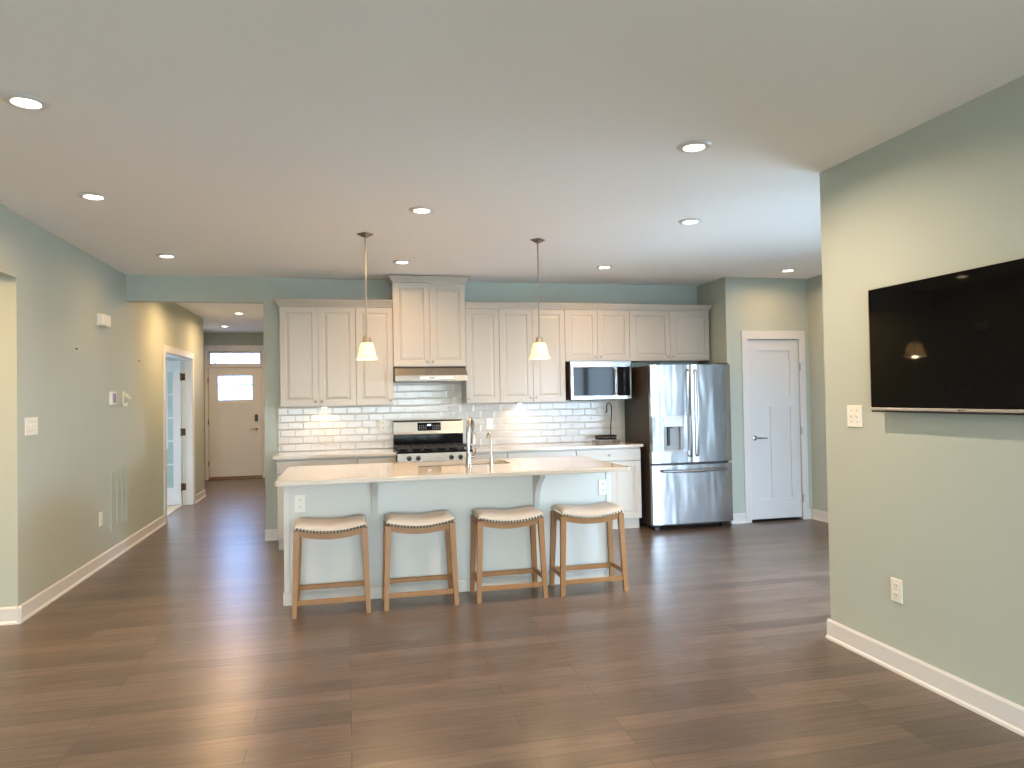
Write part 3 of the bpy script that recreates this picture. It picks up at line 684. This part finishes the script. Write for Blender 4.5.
# ------------------------------------------------------------------ stools
def make_stool(cx_, cy_, label):
    t = thing('counter_stool', (cx_, cy_, 0), label, 'stool', 'counter stools along the island')
    Wt, Dt, Wb, Db = .222, .118, .243, .142
    def zc(x): return .508 + .036 * (x / .235) ** 2      # underside curve of the apron
    for i in (-1, 1):
        for j in (-1, 1):
            part('leg', M_oak, t, lambda b: beam(b, (cx_ + i * Wb, cy_ + j * Db, 0), (cx_ + i * Wt, cy_ + j * Dt, .572), .031, .040, .031, .038))
    def apron(b, y):
        nn = 14; xs = [-.201 + .402 * k / nn for k in range(nn + 1)]
        pts = [(cx_ + x, zc(x) - .002) for x in xs] + [(cx_ + x, zc(x) + .042) for x in xs[::-1]]
        prism(b, pts, 'Y', cy_ + y - .011, cy_ + y + .011)
    part('apron', M_oak, t, lambda b: apron(b, -Dt)); part('apron', M_oak, t, lambda b: apron(b, Dt))
    for i in (-1, 1):
        part('apron', M_oak, t, lambda b: box(b, cx_ + i * Wt - .011, cx_ + i * Wt + .011, cy_ - Dt + .0195, cy_ + Dt - .0195, .528, .582))
    zs = .115; k_ = 1 - zs / .572; X_ = Wt + (Wb - Wt) * k_; Y_ = Dt + (Db - Dt) * k_
    for j, z in ((-1, zs - .02), (1, zs + .012)):
        part('stretcher', M_oak, t, lambda b: box(b, cx_ - X_ + .0155, cx_ + X_ - .0155, cy_ + j * Y_ - .009, cy_ + j * Y_ + .009, z - .017, z + .017, .003))
    for i in (-1, 1):
        part('stretcher', M_oak, t, lambda b: box(b, cx_ + i * X_ - .009, cx_ + i * X_ + .009, cy_ - Y_ + .0155, cy_ + Y_ - .0155, zs + .008, zs + .042, .003))
    def seat(b):
        nx, ny = 26, 16; hw, hd = .234, .145; T = []; 
        def dome(u): return (1 - abs(u) ** 5) ** .5
        for i in range(nx + 1):
            row = []
            for j in range(ny + 1):
                u, w = -1 + 2 * i / nx, -1 + 2 * j / ny
                u2, w2 = math.sin(u * PI / 2), math.sin(w * PI / 2)
                x, y = u2 * hw, w2 * hd; z = zc(x) + .041 + .020 + .044 * dome(u2) * dome(w2)
                row.append(b.verts.new((cx_ + x, cy_ + y, z)))
            T.append(row)
        for i in range(nx):
            for j in range(ny): b.faces.new((T[i][j], T[i + 1][j], T[i + 1][j + 1], T[i][j + 1]))
        rim = [T[i][0] for i in range(nx + 1)] + [T[nx][j] for j in range(1, ny + 1)] + [T[i][ny] for i in range(nx - 1, -1, -1)] + [T[0][j] for j in range(ny - 1, 0, -1)]
        low = [b.verts.new((v.co.x, v.co.y, zc(v.co.x - cx_) + .0405)) for v in rim]
        for i in range(len(rim)): b.faces.new((rim[i], rim[(i + 1) % len(rim)], low[(i + 1) % len(rim)], low[i]))
        c0 = b.verts.new((cx_, cy_, .556))
        for i in range(len(low)): b.faces.new((low[i], low[(i + 1) % len(low)], c0))
    s = part('seat', M_leather, t, seat, 'all')
    def nails(b):
        P = []
        for k in range(22):
            x = -.230 + .460 * k / 21
            P.append((x, -.146)); P.append((x, .146))
        for k in range(1, 13):
            y = -.146 + .292 * k / 13
            P.append((-.234, y)); P.append((.234, y))
        for x, y in P:
            bmesh.ops.create_icosphere(b, subdivisions=1, radius=.0070, matrix=Matrix.Translation((cx_ + x, cy_ + y, zc(x) + .049)))
    def dark_band(b):
        loop = [(-.2345 + .469 * k / 20, -.1455) for k in range(21)] + [(.2345, -.1455 + .291 * k / 12) for k in range(1, 13)] + [(.2345 - .469 * k / 20, .1455) for k in range(1, 21)] + [(-.2345, .1455 - .291 * k / 12) for k in range(1, 12)]
        A = [b.verts.new((cx_ + x, cy_ + y, zc(x) + .041)) for x, y in loop]; B_ = [b.verts.new((cx_ + x * 1.003, cy_ + y * 1.003, zc(x) + .056)) for x, y in loop]
        for i in range(len(A)): b.faces.new((A[i], A[(i + 1) % len(A)], B_[(i + 1) % len(A)], B_[i]))
    part('dark_band', M_band, s, dark_band)  # band added behind the nailheads as the dark gaps between them
    part('nailhead_trim', M_nail, s, nails, True)
    return t
s1 = make_stool(-.118, 5.120, 'oak saddle stool with cream seat, first from the left end of the island')
copy_tree(s1, None, (.487, 5.122, 0), 'oak saddle stool with cream seat, second from the left end of the island')
copy_tree(s1, None, (1.13, 5.116, 0), 'oak saddle stool with cream seat, third from left, under the right corbel')
copy_tree(s1, None, (1.745, 5.114, 0), 'oak saddle stool with cream seat, last at the right end of the island')

# ------------------------------------------------------------------ wrought iron banana stand
t = thing('fruit_stand', (2.845, 7.62, .914), 'dark wrought iron scrolled basket stand with tall hook on the worktop by the refrigerator', 'fruit stand')
def bk(b):
    for z, r_ in ((.990, .125), (.955, .112)):
        tube(b, [(2.845 + r_ * math.cos(a), 7.62 + r_ * .75 * math.sin(a), z) for a in [2 * PI * k / 28 for k in range(28)]], .0055, 6, True)
    for k in range(22):
        a = 2 * PI * k / 22
        c = Vector((2.845 + .119 * math.cos(a), 7.62 + .089 * math.sin(a), .9725)); tx = Vector((-math.sin(a), .75 * math.cos(a), 0)).normalized()
        tube(b, [c + tx * .013 * math.cos(q) + Vector((0, 0, .015 * math.sin(q))) for q in [2 * PI * m / 8 for m in range(8)]], .0032, 5, True)
    for a in (0, PI / 3, 2 * PI / 3): 
        tube(b, [(2.845 + .112 * math.cos(a), 7.62 + .084 * math.sin(a), .955), (2.845 - .112 * math.cos(a), 7.62 - .084 * math.sin(a), .955)], .003, 5)
part('basket', M_iron, t, bk, True)
for sx_ in (-1, 1):
    for sy_ in (-1, 1):
        part('foot', M_iron, t, lambda b: tube(b, [(2.845 + sx_ * (.075 + q[0]), 7.62 + sy_ * .06, q[1]) for q in ((.03, .953), (.028, .935), (.04, .921), (.058, .920), (.064, .932), (.055, .942), (.046, .936))], .0042, 6), True)
part('hook', M_iron, t, lambda b: tube(b, [(2.925, 7.68, .955), (2.93, 7.68, 1.10), (2.938, 7.67, 1.25), (2.93, 7.65, 1.33), (2.90, 7.63, 1.362), (2.87, 7.62, 1.352), (2.858, 7.62, 1.31), (2.866, 7.62, 1.275), (2.855, 7.62, 1.25), (2.845, 7.62, 1.262)], .006, 8), True)

# ------------------------------------------------------------------ television
t = thing('television', (2.70, 2.63, 1.34), 'wall-mounted flat black television with silver lower bezel on the right wall', 'television')
TY0, TY1 = 2.08, 3.212
part('back_case', M_black, t, lambda b: box(b, 2.684, 2.715, TY0 + .01, TY1 - .01, 1.35, 1.968, .004))
part('screen', M_screen, t, lambda b: box(b, 2.670, 2.6838, TY0 + .004, TY1 - .004, 1.3595, 1.972, .002))
part('bezel', M_silver, t, lambda b: (box(b, 2.667, 2.685, TY0, TY1, 1.345, 1.359, .002), box(b, 2.669, 2.684, TY1 - .0038, TY1, 1.359, 1.975), box(b, 2.669, 2.684, TY0, TY0 + .0038, 1.359, 1.975), box(b, 2.669, 2.684, TY0, TY1, 1.972, 1.975)))
part('lower_edge', M_black, t, lambda b: box(b, 2.670, 2.712, TY0 + .004, TY1 - .004, 1.336, 1.3445, .002))
part('wall_bracket', M_black, t, lambda b: box(b, 2.7152, XR - .001, 2.4, 2.9, 1.5, 1.8))
part('logo', M_slot, t, lambda b: (lathe(b, (2.6668, 2.656, 1.352), [(.0045, 0), (.0045, .0006)], 12, '-X'), box(b, 2.6662, 2.6669, 2.643, 2.6455, 1.3485, 1.3555), box(b, 2.6662, 2.6669, 2.639, 2.6455, 1.3485, 1.350), box(b, 2.6662, 2.6669, 2.630, 2.6365, 1.3485, 1.3500), box(b, 2.6662, 2.6669, 2.6355, 2.637, 1.3485, 1.3555), box(b, 2.6662, 2.6669, 2.630, 2.6365, 1.354, 1.3555)))

# ------------------------------------------------------------------ wall plates
def xplate(name, cat, X, s, y, z, w, h, label, toggles=0, outlet=False):
    t = thing(name, (X, y, z - h / 2), label, cat)
    part('cover_plate', M_plate, t, lambda b: box(b, X + s * .0005, X + s * .007, y - w / 2, y + w / 2, z - h / 2, z + h / 2, .002))
    for k in range(toggles):
        yy = y + (k - (toggles - 1) / 2) * .046
        part('toggle', M_plate, t, lambda b: (box(b, X + s * .0072, X + s * .009, yy - .008, yy + .008, z - .016, z + .016), prism(b, [(X + s * .009, z + .008), (X + s * .018, z + .010), (X + s * .018, z + .004), (X + s * .009, z - .008)], 'Y', yy - .005, yy + .005)))
        part('screws', M_slot, t, lambda b: [lathe(b, (X + s * .0071, yy, z + q), [(.003, 0), (.003, .0008)], 8, 'X' if s > 0 else '-X') for q in (-.032, .032)])
    if outlet:
        for zz in (z - .024, z + .024):
            r_ = part('receptacle', M_plate, t, lambda b: box(b, X + s * .0072, X + s * .009, y - .017, y + .017, zz - .016, zz + .016, .0008))
            part('slots', M_slot, r_, lambda b: (box(b, X + s * .0091, X + s * .0097, y - .008, y - .005, zz - .003, zz + .008), box(b, X + s * .0091, X + s * .0097, y + .005, y + .008, zz - .003, zz + .008), box(b, X + s * .0091, X + s * .0097, y - .002, y + .002, zz - .012, zz - .008)))
    return t
xplate('light_switch', 'light switch', XR, -1, 3.42, 1.307, .118, .120, 'ivory two-gang toggle switch plate beside the television', 2)
xplate('electrical_outlet', 'outlet', XR, -1, 3.143, .419, .078, .118, 'ivory duplex outlet low on the right wall under the television', 0, True)
xplate('light_switch', 'light switch', XL, 1, 5.60, 1.30, .20, .122, 'ivory three-gang switch plate near the corner of the left wall', 3)
xplate('electrical_outlet', 'outlet', XL, 1, 7.02, .427, .075, .122, 'ivory outlet low on the left wall beside the return air grille', 0, True)

t = thing('door_chime', (XL, 7.07, 2.135), 'small white door chime box high on the left wall', 'door chime')
part('cover', M_plate, t, lambda b: box(b, XL + .0005, XL + .055, 6.97, 7.17, 2.145, 2.25, .008, 2))
part('back_plate', M_trim, t, lambda b: box(b, XL + .0003, XL + .006, 6.963, 7.177, 2.138, 2.257))
t = thing('thermostat', (XL, 7.345, 1.43), 'white rectangular thermostat with dull violet screen on the left wall', 'thermostat')
part('case', M_plate, t, lambda b: box(b, XL + .0005, XL + .026, 7.27, 7.42, 1.437, 1.562, .006, 2))
part('screen', M_lcd, t, lambda b: box(b, XL + .0262, XL + .0275, 7.30, 7.40, 1.457, 1.545))
t = thing('wall_hook', (XL, 7.71, 1.42), 'small cream curved hook mounted on the left wall right of the thermostat', 'hook')
part('back_plate', M_cream, t, lambda b: box(b, XL + .0005, XL + .012, 7.655, 7.725, 1.50, 1.568, .005, 2))
part('arm', M_cream, t, lambda b: tube(b, [(XL + .012, 7.69, 1.545), (XL + .03, 7.70, 1.53), (XL + .045, 7.74, 1.505), (XL + .045, 7.78, 1.50)], [.012, .014, .012, .008], 8), True)
part('loop', M_cream, t, lambda b: tube(b, [(XL + .01, 7.67, 1.50), (XL + .012, 7.66, 1.46), (XL + .018, 7.675, 1.432), (XL + .03, 7.71, 1.435), (XL + .035, 7.73, 1.455)], [.012, .010, .012, .011, .006], 8), True)

t = thing('return_air_grille', (XL, 7.545, .265), 'tall sage-painted return air grille low on the left wall', 'vent')
gy0, gy1, gz0, gz1 = 7.29, 7.80, .268, .842
part('frame', M_vent, t, lambda b: (box(b, XL + .0005, XL + .010, gy0, gy1, gz0, gz0 + .03, .002), box(b, XL + .0005, XL + .010, gy0, gy1, gz1 - .03, gz1, .002), box(b, XL + .0005, XL + .010, gy0, gy0 + .03, gz0 + .03, gz1 - .03, .002), box(b, XL + .0005, XL + .010, gy1 - .03, gy1, gz0 + .03, gz1 - .03, .002), box(b, XL + .0005, XL + .010, 7.463, 7.475, gz0 + .03, gz1 - .03), box(b, XL + .0005, XL + .010, 7.625, 7.637, gz0 + .03, gz1 - .03)))
part('louvres', M_vent, t, lambda b: [prism(b, [(XL + .001, z), (XL + .009, z - .006), (XL + .009, z - .008), (XL + .001, z - .003)], 'Y', gy0 + .031, gy1 - .031) for z in [gz0 + .045 + .0135 * k for k in range(37)]])
for y, z, lb in ((6.442, 1.90, 'tiny dark nail in the left wall, nearer of two, under the door chime height'), (8.235, 1.896, 'tiny dark nail in the hallway wall, farther of two')):
    tag(part('nail', M_slot, None, lambda b: lathe(b, (XL + .0004, y, z), [(.003, 0), (.003, .012), (.009, .012), (.008, .016), (0, .017)], 10, 'X'), True), lb, 'nail')

# ------------------------------------------------------------------ doors
def hinge(parent, x, y, z, m=None, h=.09, w=.03):
    part('hinge', m or M_nickel, parent, lambda b: (cyl(b, (x, y, z - h / 2), (x, y, z + h / 2), .009, n=10)), True)
# pantry door (3-panel)
PX0, PX1, PYF = 4.376, 5.018, YP + .004
dp_ = thing('door_1', ((PX0 + PX1) / 2, PYF, .03), 'white craftsman pantry door with one panel over two, beside the refrigerator', 'door')
def craft(b, x0, x1, z0, z1, yf, th, zs, zm, st=.115, rail=.12, bot=.22, lower=2, topglass=False, rec=.014):
    box(b, x0, x0 + st, yf, yf + th, z0, z1); box(b, x1 - st, x1, yf, yf + th, z0, z1)
    box(b, x0 + st, x1 - st, yf, yf + th, z0, z0 + bot); box(b, x0 + st, x1 - st, yf, yf + th, z1 - rail, z1)
    box(b, x0 + st, x1 - st, yf, yf + th, zm - rail / 2, zm + rail / 2)
    w = (x1 - x0 - 2 * st)
    mids = [x0 + st + w * k / lower for k in range(1, lower)]
    for xm_ in mids: box(b, xm_ - st * .42, xm_ + st * .42, yf, yf + th, z0 + bot, zm - rail / 2)
    box(b, x0 + st, x1 - st, yf + rec, yf + th - .009, z0 + bot, zm - rail / 2)
    if not topglass: box(b, x0 + st, x1 - st, yf + rec, yf + th - .009, zm + rail / 2, z1 - rail)
part('slab', M_bluedoor, dp_, lambda b: craft(b, PX0, PX1, .03, 2.04, PYF, .035, 0, 1.345, lower=2))
lv = part('lever_handle', M_chrome, dp_, lambda b: (lathe(b, (4.443, PYF, .938), [(.029, 0), (.027, .006), (.012, .010), (.011, .04)], 18, '-Y'), tube(b, [(4.443, PYF - .04, .938), (4.47, PYF - .047, .938), (4.57, PYF - .047, .935)], [.011, .010, .007], 10)), True)
for z in (1.73, 1.01, .245): hinge(dp_, 5.024, YP - .019, z)
struct('trim_dark_gap', M_slot, lambda b: box(b, 4.373, 5.021, YP + .002, YP + .12, 0.0005, .004))  # dark strip painted in as the shade of the gap under the door

# front door
FX_, FXb, FYf = -2.514, -1.581, YF + .012
d2 = thing('door_2', ((FX_ + FXb) / 2, FYf, .05), 'white front door with a bright glass lite at the end of the hallway', 'door')
def fdoor(b):
    craft(b, FX_, FXb, .05, 2.085, FYf, .044, 0, 1.385, st=.165, rail=.155, bot=.30, lower=2, topglass=True, rec=.016)
    box(b, FX_ + .12, FXb - .12, FYf - .012, FYf - .0003, 1.405, 1.435, .002)
part('slab', M_trim, d2, fdoor)
fl = part('lite_frame', M_trim, d2, lambda b: (box(b, -2.349, -1.746, FYf - .004, FYf + .04, 1.4625, 1.482), box(b, -2.349, -1.746, FYf + .014, FYf + .03, 1.755, 1.775)))
part('pane', M_dimglass, fl, lambda b: box(b, -2.3489, -1.7461, FYf + .020, FYf + .024, 1.4825, 1.9295))
part('keypad_lock', M_black, d2, lambda b: box(b, -1.70, -1.645, FYf - .025, FYf - .0003, 1.075, 1.20, .006, 2))
part('lever_handle', M_nickel, d2, lambda b: (lathe(b, (-1.672, FYf - .0003, .93), [(.03, 0), (.028, .008), (.012, .012), (.011, .045)], 16, '-Y'), tube(b, [(-1.672, FYf - .045, .93), (-1.70, FYf - .052, .93), (-1.79, FYf - .05, .928)], [.012, .011, .008], 8)), True)
for z in (1.85, 1.07, .30): part('hinge', M_bronze, d2, lambda b: cyl(b, (-2.517, FYf - .033, z - .05), (-2.517, FYf - .033, z + .05), .008, n=10), True)
struct('trim_threshold', M_brown, lambda b: (box(b, -2.52, -1.575, YF - .10, YF + .14, 0, .02, .004), box(b, -2.51, -1.585, YF + .014, YF + .05, .0205, .046)))  # upper strip added to block daylight leaking under the door
struct('trim_light_stop', M_trim, lambda b: (box(b, -2.5195, -2.49, YF + .058, YF + .10, .021, 2.0895), box(b, -1.605, -1.5755, YF + .058, YF + .10, .021, 2.0895), box(b, -2.49, -1.605, YF + .058, YF + .10, 2.06, 2.0895), box(b, -2.49, -1.605, YF + .058, YF + .10, .021, .07)))  # strips added behind the front door to keep daylight from leaking in

# office glass door, swung open into the office, hinged on the far jamb
LX1, LX0, LY = -2.292, -3.03, 10.862
d3 = thing('door_3', ((LX0 + LX1) / 2, LY, .012), 'white glazed french door with fifteen panes standing open in the office doorway', 'door')
def leaf(b):
    y0, y1 = LY, LY + .035; st = .10; z0, z1 = .012, 2.035
    box(b, LX0, LX0 + st, y0, y1, z0, z1); box(b, LX1 - st, LX1, y0, y1, z0, z1)
    box(b, LX0 + st, LX1 - st, y0, y1, z0, .25); box(b, LX0 + st, LX1 - st, y0, y1, 1.89, z1)
    for k in range(1, 5): zz = .25 + 1.64 * k / 5; box(b, LX0 + st, LX1 - st, y0 + .006, y1 - .006, zz - .012, zz + .012)
    for k in (1, 2): xx = LX0 + st + (LX1 - LX0 - 2 * st) * k / 3; box(b, xx - .012, xx + .012, y0 + .006, y1 - .006, .25, 1.89)
part('slab', M_bluedoor, d3, leaf)
part('pane', M_glass, d3, lambda b: box(b, LX0 + .0995, LX1 - .0995, LY + .015, LY + .019, .2495, 1.8905))
for z in (1.81, 1.03, .255):
    part('hinge', M_bronze, d3, lambda b: (cyl(b, (-2.283, LY - .010, z - .055), (-2.283, LY - .010, z + .055), .011, n=10), box(b, -2.280, -2.235, 10.8925, 10.8947, z - .05, z + .05)), True)
